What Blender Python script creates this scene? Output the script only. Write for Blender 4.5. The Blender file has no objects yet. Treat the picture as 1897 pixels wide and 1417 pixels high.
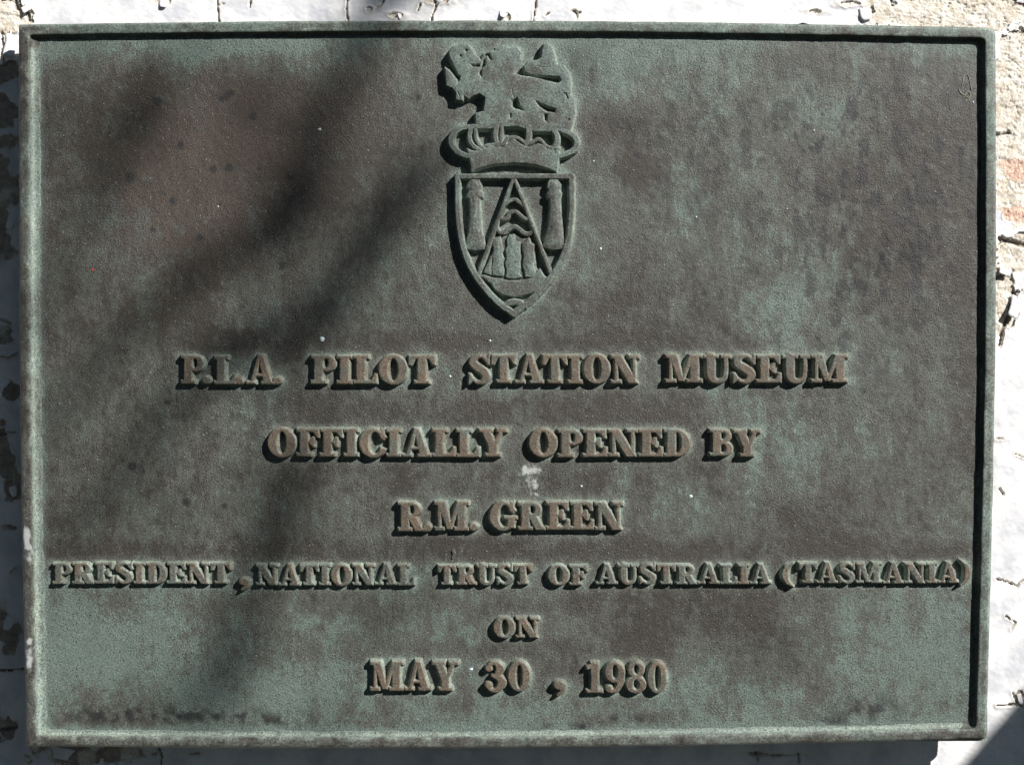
import bpy, math, random
import numpy as np
from mathutils import Vector

# ---------------------------------------------------------------- camera, light
S = 1.0 / 3000.0            # one unit of the drawing = 1/3 mm
CX, CY = 948.5, 708.5       # drawing centre
Z0 = 1.55                   # height of the plaque centre over the pavement (m)
CAMD = 2561.0               # distance camera - plate surface in drawing units
WALL_T, WALL_B = 60.0, 84.0  # stand-off of wall behind plate, top / bottom
C = bpy.context.scene.collection
sc = bpy.context.scene

cam_d = bpy.data.cameras.new("camera")
cam = bpy.data.objects.new("camera", cam_d)
C.objects.link(cam)
cam.location = (0, -CAMD * S, Z0)
cam.rotation_euler = (math.radians(90), 0, 0)
cam_d.sensor_width = 36.0
cam_d.lens = 36.0 * CAMD / 1897.0
cam_d.clip_start = 0.02
cam_d.clip_end = 200
sc.camera = cam

SUN = Vector((1.0, -1.0, 0.85)).normalized()
elev = math.asin(SUN.z)
w = bpy.data.worlds.new("World")
sc.world = w
w.use_nodes = True
nt = w.node_tree
bg = nt.nodes["Background"]
sky = nt.nodes.new("ShaderNodeTexSky")
sky.sky_type = 'NISHITA'
sky.sun_disc = False
sky.sun_elevation = elev
sky.sun_rotation = math.radians(135)
nt.links.new(sky.outputs[0], bg.inputs[0])
bg.inputs[1].default_value = 0.085
sky.air_density = 0.7
sky.dust_density = 0.0

sl = bpy.data.lights.new("sun", 'SUN')
sl.energy = 5.0
sl.angle = math.radians(0.53)
sl.color = (1.0, 0.965, 0.91)
so = bpy.data.objects.new("sun", sl)
C.objects.link(so)
so.rotation_euler = (-SUN).to_track_quat('-Z', 'Y').to_euler()
so.location = (2, -2, 4)

sc.view_settings.view_transform = 'Standard'
sc.view_settings.look = 'None'
sc.view_settings.exposure = 0.70
sc.view_settings.gamma = 1.0

# ---------------------------------------------------------------- noise (numpy)
def _h(ix, iy, seed):
    n = (ix.astype(np.int64) * 374761393 + iy.astype(np.int64) * 668265263 + seed * 974634777) & 0xffffffff
    n = ((n ^ (n >> 13)) * 1274126177) & 0xffffffff
    n = (n ^ (n >> 16)) & 0xffff
    return n.astype(np.float32) / 32767.5 - 1.0

def vnoise(x, y, seed=0):
    ix = np.floor(x); iy = np.floor(y)
    fx = (x - ix).astype(np.float32); fy = (y - iy).astype(np.float32)
    ix = ix.astype(np.int64); iy = iy.astype(np.int64)
    u = fx * fx * fx * (fx * (fx * 6 - 15) + 10); v = fy * fy * fy * (fy * (fy * 6 - 15) + 10)
    a = _h(ix, iy, seed); b = _h(ix + 1, iy, seed); c = _h(ix, iy + 1, seed); d = _h(ix + 1, iy + 1, seed)
    return (a * (1 - u) + b * u) * (1 - v) + (c * (1 - u) + d * u) * v

def fbm(x, y, scale, octv=4, seed=0, gain=0.5):
    r = 0; amp = 1; f = 1.0 / scale; tot = 0
    for k in range(octv):
        r = r + amp * vnoise(x * f + 17.3 * k, y * f - 9.1 * k, seed + k)
        tot += amp; amp *= gain; f *= 2.03
    return r / tot

def sstep(a, b, x):
    t = np.clip((x - a) / (b - a), 0, 1)
    return t * t * (3 - 2 * t)

# ---------------------------------------------------------------- objects
def meta(o, label=None, category=None, group=None, kind=None):
    if label: o['label'] = label
    if category: o['category'] = category
    if group: o['group'] = group
    if kind: o['kind'] = kind
    return o

def to_world(px, py, h, href=None):
    """drawing coordinates + height over the plate -> metres. href: height at which px,py were measured"""
    k = (CAMD - (h if href is None else href)) / CAMD
    return np.stack([(px - CX) * k * S, -h * S + 0 * px, (CY - py) * k * S + Z0], -1)

def mesh_obj(name, verts, quads, mat, parent=None, smooth=True, attrs=None, tris=None):
    me = bpy.data.meshes.new(name)
    verts = np.asarray(verts, dtype=np.float32).reshape(-1, 3)
    quads = np.asarray(quads, dtype=np.int32).reshape(-1, 4)
    me.vertices.add(len(verts)); me.vertices.foreach_set('co', verts.ravel())
    nq = len(quads); nt_ = 0 if tris is None else len(tris)
    me.loops.add(nq * 4 + nt_ * 3)
    li = quads.ravel()
    if nt_: li = np.concatenate([li, np.asarray(tris, dtype=np.int32).ravel()])
    me.loops.foreach_set('vertex_index', li)
    me.polygons.add(nq + nt_)
    ls = np.arange(nq) * 4; lt = np.full(nq, 4)
    if nt_:
        ls = np.concatenate([ls, nq * 4 + np.arange(nt_) * 3]); lt = np.concatenate([lt, np.full(nt_, 3)])
    me.polygons.foreach_set('loop_start', ls.astype(np.int32))
    me.polygons.foreach_set('loop_total', lt.astype(np.int32))
    me.polygons.foreach_set('use_smooth', np.full(nq + nt_, smooth))
    me.update(calc_edges=True)
    if attrs:
        for k, v in attrs.items():
            a = me.attributes.new(k, 'FLOAT', 'POINT')
            a.data.foreach_set('value', np.asarray(v, dtype=np.float32).ravel())
    me.materials.append(mat)
    o = bpy.data.objects.new(name, me)
    C.objects.link(o)
    if parent: o.parent = parent
    return o

def grid_faces(ny, nx, keep=None):
    idx = np.arange(ny * nx).reshape(ny, nx)
    q = np.stack([idx[:-1, :-1], idx[1:, :-1], idx[1:, 1:], idx[:-1, 1:]], -1)
    if keep is not None: q = q[keep]
    return q.reshape(-1, 4)

def compact(verts, quads, attrs=None):
    used = np.zeros(len(verts), bool); used[quads.ravel()] = True
    mp = np.cumsum(used) - 1
    a2 = {k: np.asarray(v).ravel()[used] for k, v in (attrs or {}).items()}
    return verts[used], mp[quads], a2

# ---------------------------------------------------------------- materials
def mat_new(name):
    m = bpy.data.materials.new(name); m.use_nodes = True
    t = m.node_tree
    return m, t, t.nodes["Principled BSDF"]

def N(t, typ, **kw):
    n = t.nodes.new(typ)
    for k, v in kw.items(): setattr(n, k, v)
    return n

def math_n(t, op, a, b=None, clamp=False):
    n = N(t, "ShaderNodeMath", operation=op); n.use_clamp = clamp
    for i, v in enumerate((a, b)):
        if v is None: continue
        if isinstance(v, (int, float)): n.inputs[i].default_value = v
        else: t.links.new(v, n.inputs[i])
    return n.outputs[0]

def mixc(t, f, a, b, mode='MIX'):
    n = N(t, "ShaderNodeMix", data_type='RGBA', blend_type=mode)
    for i, v in ((0, f), (6, a), (7, b)):
        if isinstance(v, (int, float)): n.inputs[i].default_value = v
        elif isinstance(v, tuple): n.inputs[i].default_value = (*v, 1)
        else: t.links.new(v, n.inputs[i])
    return n.outputs[2]

def noise(t, co, scale, detail=4, rough=0.55):
    n = N(t, "ShaderNodeTexNoise"); n.inputs['Scale'].default_value = scale
    n.inputs['Detail'].default_value = detail; n.inputs['Roughness'].default_value = rough
    t.links.new(co, n.inputs['Vector']); return n.outputs[0]

def ramp(t, v, lo, hi, a=0.0, b=1.0):
    n = N(t, "ShaderNodeMapRange"); n.interpolation_type = 'SMOOTHSTEP'
    t.links.new(v, n.inputs[0])
    for i, x in enumerate((lo, hi, a, b)): n.inputs[i + 1].default_value = x
    return n.outputs[0]

def attr(t, name):
    n = N(t, "ShaderNodeAttribute"); n.attribute_name = name; return n.outputs['Fac']

def geo_pos(t):
    return N(t, "ShaderNodeNewGeometry").outputs['Position']

def stretch(t, co, s):
    n = N(t, "ShaderNodeMapping"); n.inputs['Scale'].default_value = s
    t.links.new(co, n.inputs[0]); return n.outputs[0]

def speck(t, co, scale, size, rnd_thr, stretchv=None):
    v = N(t, "ShaderNodeTexVoronoi"); v.inputs['Scale'].default_value = scale
    t.links.new(co, v.inputs['Vector'])
    near = ramp(t, v.outputs['Distance'], size * 0.6, size, 1, 0)
    sep = N(t, "ShaderNodeSeparateColor"); t.links.new(v.outputs['Color'], sep.inputs[0])
    pick = math_n(t, 'GREATER_THAN', sep.outputs[0], rnd_thr)
    return math_n(t, 'MULTIPLY', near, pick)

BROWN = (0.036, 0.0325, 0.0280)
BROWN2 = (0.016, 0.016, 0.0175)
GREEN = (0.098, 0.129, 0.117)
GREY = (0.064, 0.067, 0.060)
PALE = (0.28, 0.335, 0.29)

def bronze(name, face=False, bump_s=0.5, grain_amp=1.0):
    m, t, b = mat_new(name)
    co = geo_pos(t)
    gr = attr(t, "green")
    n1 = noise(t, co, 90, 6, 0.62)
    n2 = noise(t, stretch(t, co, (1, 1, 0.5)), 300, 6, 0.68)
    n3 = noise(t, co, 1050, 5, 0.72)
    f = math_n(t, 'ADD', gr, math_n(t, 'MULTIPLY', math_n(t, 'SUBTRACT', n1, 0.5), 0.95))
    f = math_n(t, 'ADD', f, math_n(t, 'MULTIPLY', math_n(t, 'SUBTRACT', n2, 0.5), 1.3))
    f = math_n(t, 'ADD', f, math_n(t, 'MULTIPLY', math_n(t, 'SUBTRACT', n3, 0.5), 0.5), clamp=True)
    if face:
        base = mixc(t, ramp(t, n1, 0.35, 0.65), (0.112, 0.086, 0.063), (0.078, 0.064, 0.051))
        col = mixc(t, ramp(t, f, 0.3, 0.85), base, (0.084, 0.090, 0.078))
    else:
        brn = mixc(t, attr(t, 'warm'), BROWN, (0.052, 0.041, 0.034))
        base = mixc(t, ramp(t, f, 0.0, 0.5), brn, GREY)
        col = mixc(t, ramp(t, f, 0.45, 1.0), base, GREEN)
    ed = attr(t, "edge")
    edf = math_n(t, 'MULTIPLY', ed, ramp(t, n2, 0.25, 0.6, 0.55, 1.0), clamp=True)
    col = mixc(t, edf, col, PALE)
    st = attr(t, "stain")
    col = mixc(t, math_n(t, 'MULTIPLY', st, ramp(t, n2, 0.2, 0.6, 0.5, 1.0), clamp=True), col, BROWN2)
    # grain
    col = mixc(t, 1.0, col, mixc(t, ramp(t, n3, 0.3, 0.7), (0.36, 0.36, 0.37), (1.62, 1.62, 1.58)), 'MULTIPLY')
    wsp = speck(t, co, 520, 0.22, 0.90)
    dsp = speck(t, co, 480, 0.30, 0.82)
    col = mixc(t, math_n(t, 'MULTIPLY', wsp, 0.65), col, (0.26, 0.29, 0.26))
    col = mixc(t, math_n(t, 'MULTIPLY', dsp, 0.8), col, (0.02, 0.02, 0.018))
    wh = attr(t, "white")
    whm = ramp(t, math_n(t, 'ADD', wh, math_n(t, 'MULTIPLY', math_n(t, 'SUBTRACT', n2, 0.5), 1.5)), 0.3, 1.1, 0, .6)
    col = mixc(t, whm, col, (0.52, 0.54, 0.54))
    t.links.new(col, b.inputs['Base Color'])
    b.inputs['Roughness'].default_value = 0.56
    b.inputs['Metallic'].default_value = 0.0
    b.inputs['Specular IOR Level'].default_value = 0.42
    hgt = math_n(t, 'ADD', math_n(t, 'MULTIPLY', n3, 0.5 * grain_amp), math_n(t, 'MULTIPLY', n2, 0.38 * grain_amp))
    v2 = N(t, "ShaderNodeTexVoronoi"); v2.inputs['Scale'].default_value = 680
    t.links.new(co, v2.inputs['Vector'])
    hgt = math_n(t, 'ADD', hgt, math_n(t, 'MULTIPLY', ramp(t, v2.outputs['Distance'], 0.1, 0.45, 1, 0), 0.22 * grain_amp))
    hgt = math_n(t, 'MULTIPLY', hgt, ramp(t, noise(t, co, 14, 3, .5), .38, .62, .45, 1.25))
    bu = N(t, "ShaderNodeBump"); bu.inputs['Distance'].default_value = 0.0011
    bu.inputs['Strength'].default_value = bump_s
    t.links.new(hgt, bu.inputs['Height']); t.links.new(bu.outputs[0], b.inputs['Normal'])
    return m

M_PLATE = bronze("patinated_bronze_field", bump_s=0.62)
M_LETTER = bronze("rubbed_bronze_letter", face=True, bump_s=0.28, grain_amp=0.8)
M_CREST = bronze("patinated_bronze_crest", bump_s=0.3, grain_amp=0.8)
M_FRAME = bronze("patinated_bronze_frame", bump_s=0.22, grain_amp=0.7)

# ---------------------------------------------------------------- SDF toolkit (2D)
def box(x, y, x0, y0, x1, y1):
    dx = np.abs(x - (x0 + x1) / 2) - (x1 - x0) / 2; dy = np.abs(y - (y0 + y1) / 2) - (y1 - y0) / 2
    return np.hypot(np.maximum(dx, 0), np.maximum(dy, 0)) + np.minimum(np.maximum(dx, dy), 0)

def ell(x, y, cx, cy, rx, ry):
    px = x - cx; py = y - cy
    k0 = np.sqrt((px / rx) ** 2 + (py / ry) ** 2) + 1e-6
    k1 = np.sqrt((px / rx ** 2) ** 2 + (py / ry ** 2) ** 2) + 1e-6
    return k0 * (k0 - 1) / k1

def seg(x, y, a, b, ra, rb):
    bx, by = b[0] - a[0], b[1] - a[1]
    l2 = bx * bx + by * by + 1e-9
    t = np.clip(((x - a[0]) * bx + (y - a[1]) * by) / l2, 0, 1)
    return np.hypot(x - a[0] - t * bx, y - a[1] - t * by) - (ra + (rb - ra) * t)

def spline(pts, n=6):
    pts = [np.array(p, float) for p in pts]
    if len(pts) < 3: return pts
    P = [2 * pts[0] - pts[1]] + pts + [2 * pts[-1] - pts[-2]]
    out = []
    for i in range(1, len(P) - 2):
        for k in range(n):
            t = k / n
            out.append(0.5 * ((2 * P[i]) + (-P[i - 1] + P[i + 1]) * t + (2 * P[i - 1] - 5 * P[i] + 4 * P[i + 1] - P[i + 2]) * t * t
                              + (-P[i - 1] + 3 * P[i] - 3 * P[i + 1] + P[i + 2]) * t ** 3))
    out.append(pts[-1]); return out

def stroke(x, y, pts, n=5):
    """pts (x,y,radius)"""
    sp = spline(pts, n)
    d = None
    for a, b in zip(sp[:-1], sp[1:]):
        s = seg(x, y, a, b, a[2], b[2])
        d = s if d is None else np.minimum(d, s)
    return d

def poly(x, y, pts):
    d = np.full(x.shape, 1e9); ins = np.zeros(x.shape, bool)
    n = len(pts)
    for i in range(n):
        a, b = pts[i], pts[(i + 1) % n]
        d = np.minimum(d, seg(x, y, a, b, 0, 0))
        c = ((a[1] > y) != (b[1] > y))
        with np.errstate(divide='ignore', invalid='ignore'):
            xi = (b[0] - a[0]) * (y - a[1]) / ((b[1] - a[1]) if b[1] != a[1] else 1e-9) + a[0]
        ins ^= (c & (x < xi))
    return np.where(ins, -d, d)

def U(*a):
    r = a[0]
    for b in a[1:]: r = np.minimum(r, b)
    return r

def sub(a, b): return np.maximum(a, -b)
def isec(a, b): return np.maximum(a, b)

# ---------------------------------------------------------------- glyphs: cap height 1, y up
st, th, sf = 0.25, 0.105, 0.115
def bar(x, y, a, b, wa, wb=None):
    """parallelogram with horizontal ends: from (ax,ay) to (bx,by), horizontal widths"""
    wb = wa if wb is None else wb
    return poly(x, y, [(a[0] - wa / 2, a[1]), (a[0] + wa / 2, a[1]), (b[0] + wb / 2, b[1]), (b[0] - wb / 2, b[1])])

def stem(x, y, x0, serif_t=0.09, serif_b=0.09, s=st):
    return U(box(x, y, x0, 0, x0 + s, 1), box(x, y, x0 - serif_b, 0, x0 + s + serif_b, sf), box(x, y, x0 - serif_t, 1 - sf, x0 + s + serif_t, 1))

def bowl(x, y, cx, cy, ro, ri, xmin):
    r = sub(ell(x, y, cx, cy, *ro), ell(x, y, cx - 0.005, cy, *ri))
    r = isec(r, xmin - x)
    arm = U(box(x, y, xmin - 0.12, cy + ro[1] - 0.1, cx, cy + ro[1]), box(x, y, xmin - 0.12, cy - ro[1], cx, cy - ro[1] + 0.1))
    return U(r, arm)

def g_I(x, y): return stem(x, y, .09)
def g_L(x, y): return U(stem(x, y, .09), box(x, y, .2, 0, .66, sf), poly(x, y, [(.68, 0), (.68, .34), (.61, .34), (.50, .1), (.50, 0)]))
def g_T(x, y): return U(box(x, y, .25, 0, .50, 1), box(x, y, .16, 0, .59, sf), box(x, y, .02, 1 - sf, .73, 1),
                        poly(x, y, [(0, 1), (.0, .66), (.07, .66), (.2, .9), (.2, 1)]), poly(x, y, [(.75, 1), (.75, .66), (.68, .66), (.55, .9), (.55, 1)]))
def g_F(x, y): return U(stem(x, y, .09, .09, .1), box(x, y, .2, 1 - sf, .64, 1), poly(x, y, [(.66, 1), (.66, .68), (.59, .68), (.48, .9), (.48, 1)]),
                        box(x, y, .2, .47, .5, .57), poly(x, y, [(.52, .34), (.52, .70), (.46, .70), (.36, .57), (.36, .47), (.46, .34)]))
def g_E(x, y): return U(g_F(x, y), box(x, y, .2, 0, .68, sf), poly(x, y, [(.70, 0), (.70, .34), (.63, .34), (.51, .1), (.51, 0)]))
def g_P(x, y): return U(stem(x, y, .09), bowl(x, y, .42, .72, (.28, .28), (.085, .175), .30))
def g_R(x, y): return U(stem(x, y, .09), bowl(x, y, .42, .74, (.27, .26), (.085, .16), .30), bar(x, y, (.43, .5), (.66, .0), .27, .27), box(x, y, .56, 0, .82, sf * .9))
def g_B(x, y): return U(stem(x, y, .09, .09, .09), bowl(x, y, .41, .755, (.26, .245), (.085, .145), .30), bowl(x, y, .42, .27, (.30, .27), (.1, .165), .30))
def g_D(x, y): return U(stem(x, y, .09), bowl(x, y, .38, .5, (.38, .5), (.135, .395), .30))
def g_O(x, y): return sub(ell(x, y, .41, .5, .41, .53), ell(x, y, .41, .5, .145, .41))
def g_C(x, y):
    o = sub(ell(x, y, .41, .5, .41, .53), ell(x, y, .45, .5, .19, .41))
    o = sub(o, poly(x, y, [(.44, .36), (.9, .25), (.9, .70), (.44, .64)]))
    return U(o, poly(x, y, [(.74, 1.02), (.74, .62), (.67, .62), (.54, .92), (.68, .92)]), box(x, y, .62, .86, .74, 1.0))
def g_G(x, y):
    return U(g_C(x, y), box(x, y, .54, .06, .76, .46), box(x, y, .44, .38, .84, .48))
def g_U(x, y):
    o = stroke(x, y, [(.215, .95, .125), (.215, .4, .125), (.26, .14, .11), (.42, .05, .075), (.58, .14, .065), (.64, .36, .058), (.64, .95, .055)], 4)
    return U(o, box(x, y, 0, 1 - sf, .43, 1), box(x, y, .50, 1 - sf, .79, 1))
def g_Y(x, y): return U(box(x, y, .29, 0, .54, .45), box(x, y, .2, 0, .63, sf), bar(x, y, (.19, 1), (.415, .36), .26), bar(x, y, (.68, 1), (.46, .38), .11, .13),
                        box(x, y, 0, 1 - sf, .40, 1), box(x, y, .53, 1 - sf, .83, 1))
def g_A(x, y): return U(bar(x, y, (.40, 1.03), (.17, 0), .1, .11), bar(x, y, (.43, 1.03), (.67, 0), .16, .27), box(x, y, .2, .26, .6, .35),
                        box(x, y, 0, 0, .29, sf * .9), box(x, y, .46, 0, .86, sf * .9))
def g_N(x, y): return U(box(x, y, .10, 0, .20, 1), box(x, y, .66, 0, .76, 1), bar(x, y, (.17, 1), (.68, 0), .30), box(x, y, 0, 0, .31, sf),
                        box(x, y, 0, 1 - sf, .28, 1), box(x, y, .54, 1 - sf, .86, 1))
def g_M(x, y): return U(box(x, y, .10, 0, .19, 1), box(x, y, .70, 0, .95, 1), bar(x, y, (.2, 1), (.46, .05), .26, .16), bar(x, y, (.75, 1), (.47, .05), .12, .1),
                        box(x, y, 0, 0, .30, sf), box(x, y, .60, 0, 1.05, sf), box(x, y, 0, 1 - sf, .24, 1), box(x, y, .76, 1 - sf, 1.05, 1))
def g_S(x, y):
    o = stroke(x, y, [(.58, .80, .055), (.46, .945, .055), (.30, .955, .07), (.165, .84, .10), (.17, .68, .125), (.33, .55, .135), (.49, .41, .135), (.55, .25, .115), (.45, .07, .08), (.28, .045, .055), (.10, .20, .05)], 5)
    return U(o, poly(x, y, [(.66, 1.02), (.66, .68), (.59, .66), (.52, .86), (.58, .95)]), poly(x, y, [(.02, -.02), (.02, .36), (.09, .36), (.2, .12), (.1, .04)]))
def g_dot(x, y): return ell(x, y, .13, .12, .13, .13)
def g_comma(x, y): return U(ell(x, y, .15, .13, .15, .14), stroke(x, y, [(.21, .12, .09), (.21, -.06, .06), (.1, -.2, .03)], 4))
def g_lpar(x, y): return stroke(x, y, [(.40, 1.1, .035), (.20, .88, .09), (.12, .5, .12), (.20, .1, .09), (.40, -.14, .035)], 5)
def g_rpar(x, y): return g_lpar(.46 - x, y)
def g_1(x, y): return U(box(x, y, .19, 0, .44, 1), box(x, y, .04, 0, .59, .09), poly(x, y, [(.3, 1.02), (.05, .86), (.05, .76), (.3, .84)]))
def g_0(x, y): return sub(ell(x, y, .33, .5, .33, .52), ell(x, y, .33, .5, .105, .40))
def g_8(x, y): return sub(sub(U(ell(x, y, .34, .755, .27, .265), ell(x, y, .34, .26, .33, .28)), ell(x, y, .34, .76, .09, .165)), ell(x, y, .34, .26, .11, .17))
def g_9(x, y):
    o = sub(ell(x, y, .33, .68, .33, .34), ell(x, y, .33, .69, .105, .235))
    return U(o, stroke(x, y, [(.54, .62, .11), (.52, .34, .10), (.38, .09, .07), (.2, .06, .06)], 4), ell(x, y, .14, .13, .11, .11))
def g_3(x, y):
    return U(stroke(x, y, [(.1, .80, .06), (.22, .945, .05), (.36, .93, .08), (.46, .77, .12), (.36, .56, .08), (.24, .52, .045)], 5),
             stroke(x, y, [(.24, .52, .045), (.42, .46, .1), (.51, .28, .13), (.38, .06, .08), (.2, .03, .05), (.08, .17, .06)], 5),
             ell(x, y, .12, .77, .1, .1), ell(x, y, .11, .2, .1, .1))

GL = {'P': (g_P, .70), 'L': (g_L, .68), 'A': (g_A, .86), 'I': (g_I, .43), 'O': (g_O, .82), 'T': (g_T, .75), 'S': (g_S, .68), 'N': (g_N, .86),
      'M': (g_M, 1.05), 'U': (g_U, .79), 'E': (g_E, .70), 'F': (g_F, .66), 'C': (g_C, .76), 'Y': (g_Y, .83), 'D': (g_D, .76), 'B': (g_B, .72),
      'R': (g_R, .82), 'G': (g_G, .84), '.': (g_dot, .26), ',': (g_comma, .30), '(': (g_lpar, .42), ')': (g_rpar, .42),
      '1': (g_1, .62), '9': (g_9, .66), '8': (g_8, .68), '0': (g_0, .66), '3': (g_3, .66)}

# word, x0, x1, top, bottom
WORDS = [("P.L.A.", 335, 521, 659, 711), ("PILOT", 576, 806, 659, 711), ("STATION", 867, 1184, 658, 710), ("MUSEUM", 1233, 1571, 658, 709),
         ("OFFICIALLY", 496, 939, 795, 846), ("OPENED", 980, 1278, 796, 846), ("BY", 1315, 1409, 796, 845),
         ("R.M.", 737, 885, 930, 983), ("GREEN", 907, 1154, 930, 981),
         ("PRESIDENT", 97, 427, 1043, 1081), (",", 442, 461, 1038, 1083), ("NATIONAL", 474, 768, 1046, 1084), ("TRUST", 811, 985, 1047, 1083), ("OF", 1015, 1088, 1047, 1083),
         ("AUSTRALIA", 1104, 1429, 1046, 1082), ("(", 1449, 1471, 1047, 1082), ("TASMANIA", 1480, 1777, 1043, 1080), (")", 1778, 1797, 1042, 1079),
         ("ON", 914, 998, 1144, 1181), ("MAY", 686, 849, 1225, 1279), ("30", 898, 982, 1226, 1280), (",", 1026, 1048, 1222, 1277), ("1980", 1084, 1236, 1227, 1283)]

# ---------------------------------------------------------------- plaque
plaque = bpy.data.objects.new("memorial_plaque", None)
C.objects.link(plaque)
meta(plaque, "green and brown bronze opening plaque with raised lettering and lion crest", "plaque")

RELIEFS = []   # (sdf, x0,y0,x1,y1, draft) for the halo on the plate
def relief(name, sdf, bounds, H, draft, mat, parent, step=0.9, seed=0, crown=0.0, green_bias=0.0, edge_gain=1.0, h0=0.0, halo=True, carve=()):
    x0, y0, x1, y1 = bounds
    m = draft + 2 * step
    xs = np.arange(x0 - m, x1 + m + step, step); ys = np.arange(y0 - m, y1 + m + step, step)
    X, Y = np.meshgrid(xs, ys)
    wob = 0.45 * fbm(X, Y, 7, 2, 500 + seed)
    D = sdf(X, Y) + wob
    D = D + 0.3
    t = np.clip((draft - D) / draft, 0, 1)
    t = t + 0.14 * np.sin(np.pi * t) * 1.0           # slightly convex flank
    edge_round = 1.2 * sstep(-1.6, 0.4, D) * (t > 0.99)
    Hh = H * np.minimum(t, 1.0) - edge_round * 0.45
    Hh = Hh + crown * sstep(0, 9, -D) + 0.35 * fbm(X, Y, 9, 3, 900 + seed) * (t > 0.3)
    for cp, cw, cdp in carve:
        Hh = Hh - cdp * sstep(cw, cw * .2, stroke(X, Y, [(p[0], p[1], 0) for p in cp], 3)) * (D < 0)
    Hh = np.where(D > draft, -1.2 - (D - draft) * 0.5, Hh) + h0
    keep = (D < draft + 1.6 * step)
    kc = keep[:-1, :-1] | keep[1:, :-1] | keep[:-1, 1:] | keep[1:, 1:]
    q = grid_faces(len(ys), len(xs), kc)
    V = to_world(X, Y, Hh, H).reshape(-1, 3)
    ed = sstep(-1.2, draft * 0.55, D + 0.5 * fbm(X, Y, 5, 2, 77 + seed))
    wear = sstep(0.15, 0.55, fbm(X + 31, Y, 26, 3, 40 + seed)) * 0.35
    ed = np.clip(ed * (0.50 + 0.45 * fbm(X, Y, 30, 2, 3)) * edge_gain + wear * (D > -2.5) * .5, 0, 1)
    gr = 0.28 + green_bias * 1.7 + 0.5 * fbm(X, Y, 45, 3, 61 + seed)
    at = {'edge': ed, 'green': gr, 'stain': np.zeros_like(ed), 'white': np.zeros_like(ed)}
    V, q, at = compact(V, q, at)
    o = mesh_obj(name, V, q, mat, parent, attrs=at)
    if halo: RELIEFS.append((sdf, bounds, draft))
    return o

PART = {'.': 'full_stop', ',': 'comma', '(': 'bracket', ')': 'bracket'}
si = 0
for word, x0, x1, yt, yb in WORDS:
    cap = yb - yt
    gap = 0.035
    wid = [GL[c][1] for c in word]
    gaps = []
    for a, b in zip(word[:-1], word[1:]):
        g = gap
        if b == '.': g = -0.05 if a in 'PLRA' else 0.02
        if a + b in ('LY', 'TA', 'AT', 'LA'): g = -0.02
        if a == '.': g = 0.10
        gaps.append(g)
    tot = sum(wid) + sum(gaps)
    kx = (x1 - x0) / tot
    if len(word) == 1 and word in ',()': kx = (x1 - x0) / wid[0]
    u = 0.0
    small = cap < 45
    H = 13.0 if small else 14.5
    for i, c in enumerate(word):
        fn, wd = GL[c]
        lx0 = x0 + u * kx
        dy = random.Random(si * 7 + 1).uniform(-0.7, 0.7)
        def sdf(X, Y, fn=fn, lx0=lx0, kx=kx, cap=cap, yb=yb, dy=dy, c=c):
            g = fn((X - lx0) / kx, (yb + dy - Y) / cap)
            return g * (0.5 * (kx + cap))
        lo = -0.3 if c in ',()' else -0.06
        hi = 0.35 if c in '.,' else (1.2 if c in '()' else 1.06)
        bnd = (lx0 - 1, yb - hi * cap - 1, lx0 + wd * kx + 1, yb - lo * cap + 1)
        nm = PART.get(c, 'numeral' if c.isdigit() else 'letter')
        relief(nm, sdf, bnd, H, 3.6 if not small else 3.1, M_LETTER, plaque, step=0.95, seed=si, edge_gain=1.0 if not small else 1.2, green_bias=0.2 if small else 0.04)
        u += wd + (gaps[i] if i < len(gaps) else 0)
        si += 1

# ---- crest -----------------------------------------------------------------
def Z1(pts): return [(780 + p[0] / 5.062, 60 + p[1] / 5.062) + tuple(v / 5.062 for v in p[2:]) for p in pts]
def Z2(pts): return [(800 + p[0] / 4.57, 300 + p[1] / 4.57) + tuple(v / 4.57 for v in p[2:]) for p in pts]
def bounds_of(*lists):
    xs = [p[0] for l in lists for p in l]; ys = [p[1] for l in lists for p in l]
    return (min(xs) - 6, min(ys) - 6, max(xs) + 6, max(ys) + 6)
HC = 17.0

lion_out = Z1([(268, 240), (262, 190), (300, 135), (375, 108), (445, 118), (488, 158), (505, 210), (550, 248), (562, 262), (580, 205), (628, 192), (690, 150),
    (760, 122), (830, 146), (900, 143), (945, 185), (932, 250), (892, 320), (872, 385), (930, 405), (1060, 425), (1180, 455), (1290, 480), (1318, 455), (1300, 412),
    (1180, 408), (1035, 398), (972, 372), (965, 318), (1010, 272), (1095, 262), (1130, 235), (1132, 170), (1150, 115), (1188, 98), (1225, 130), (1250, 190), (1272, 298), (1340, 306), (1392, 375),
    (1408, 470), (1400, 575), (1442, 640), (1448, 740), (1425, 850), (1395, 935), (1250, 935), (1170, 930), (1050, 930), (900, 880), (760, 885), (640, 905), (540, 905), (512, 850), (510, 760), (585, 742),
    (592, 690), (600, 610), (545, 572), (490, 592), (440, 622), (402, 592), (392, 640), (325, 632), (328, 572), (292, 522), (238, 502), (228, 400), (222, 328), (262, 356), (315, 420), (340, 448), (338, 488),
    (362, 450), (372, 410), (345, 395), (315, 325)])
lion_cut = [Z1([(462, 300), (550, 296), (552, 330), (480, 326)]), Z1([(600, 200), (640, 196), (668, 268), (645, 262), (618, 222), (598, 252), (606, 312), (572, 345), (568, 425), (540, 385), (548, 340), (570, 300)]),
    Z1([(1068, 640), (1180, 688), (1268, 716), (1255, 756), (1180, 746), (1105, 695)]), Z1([(1150, 768), (1190, 765), (1180, 838), (1155, 825)]),
    Z1([(848, 640), (900, 606), (928, 690), (968, 738), (880, 720), (846, 695)]), Z1([(830, 762), (852, 762), (845, 806), (828, 800)])]
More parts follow.
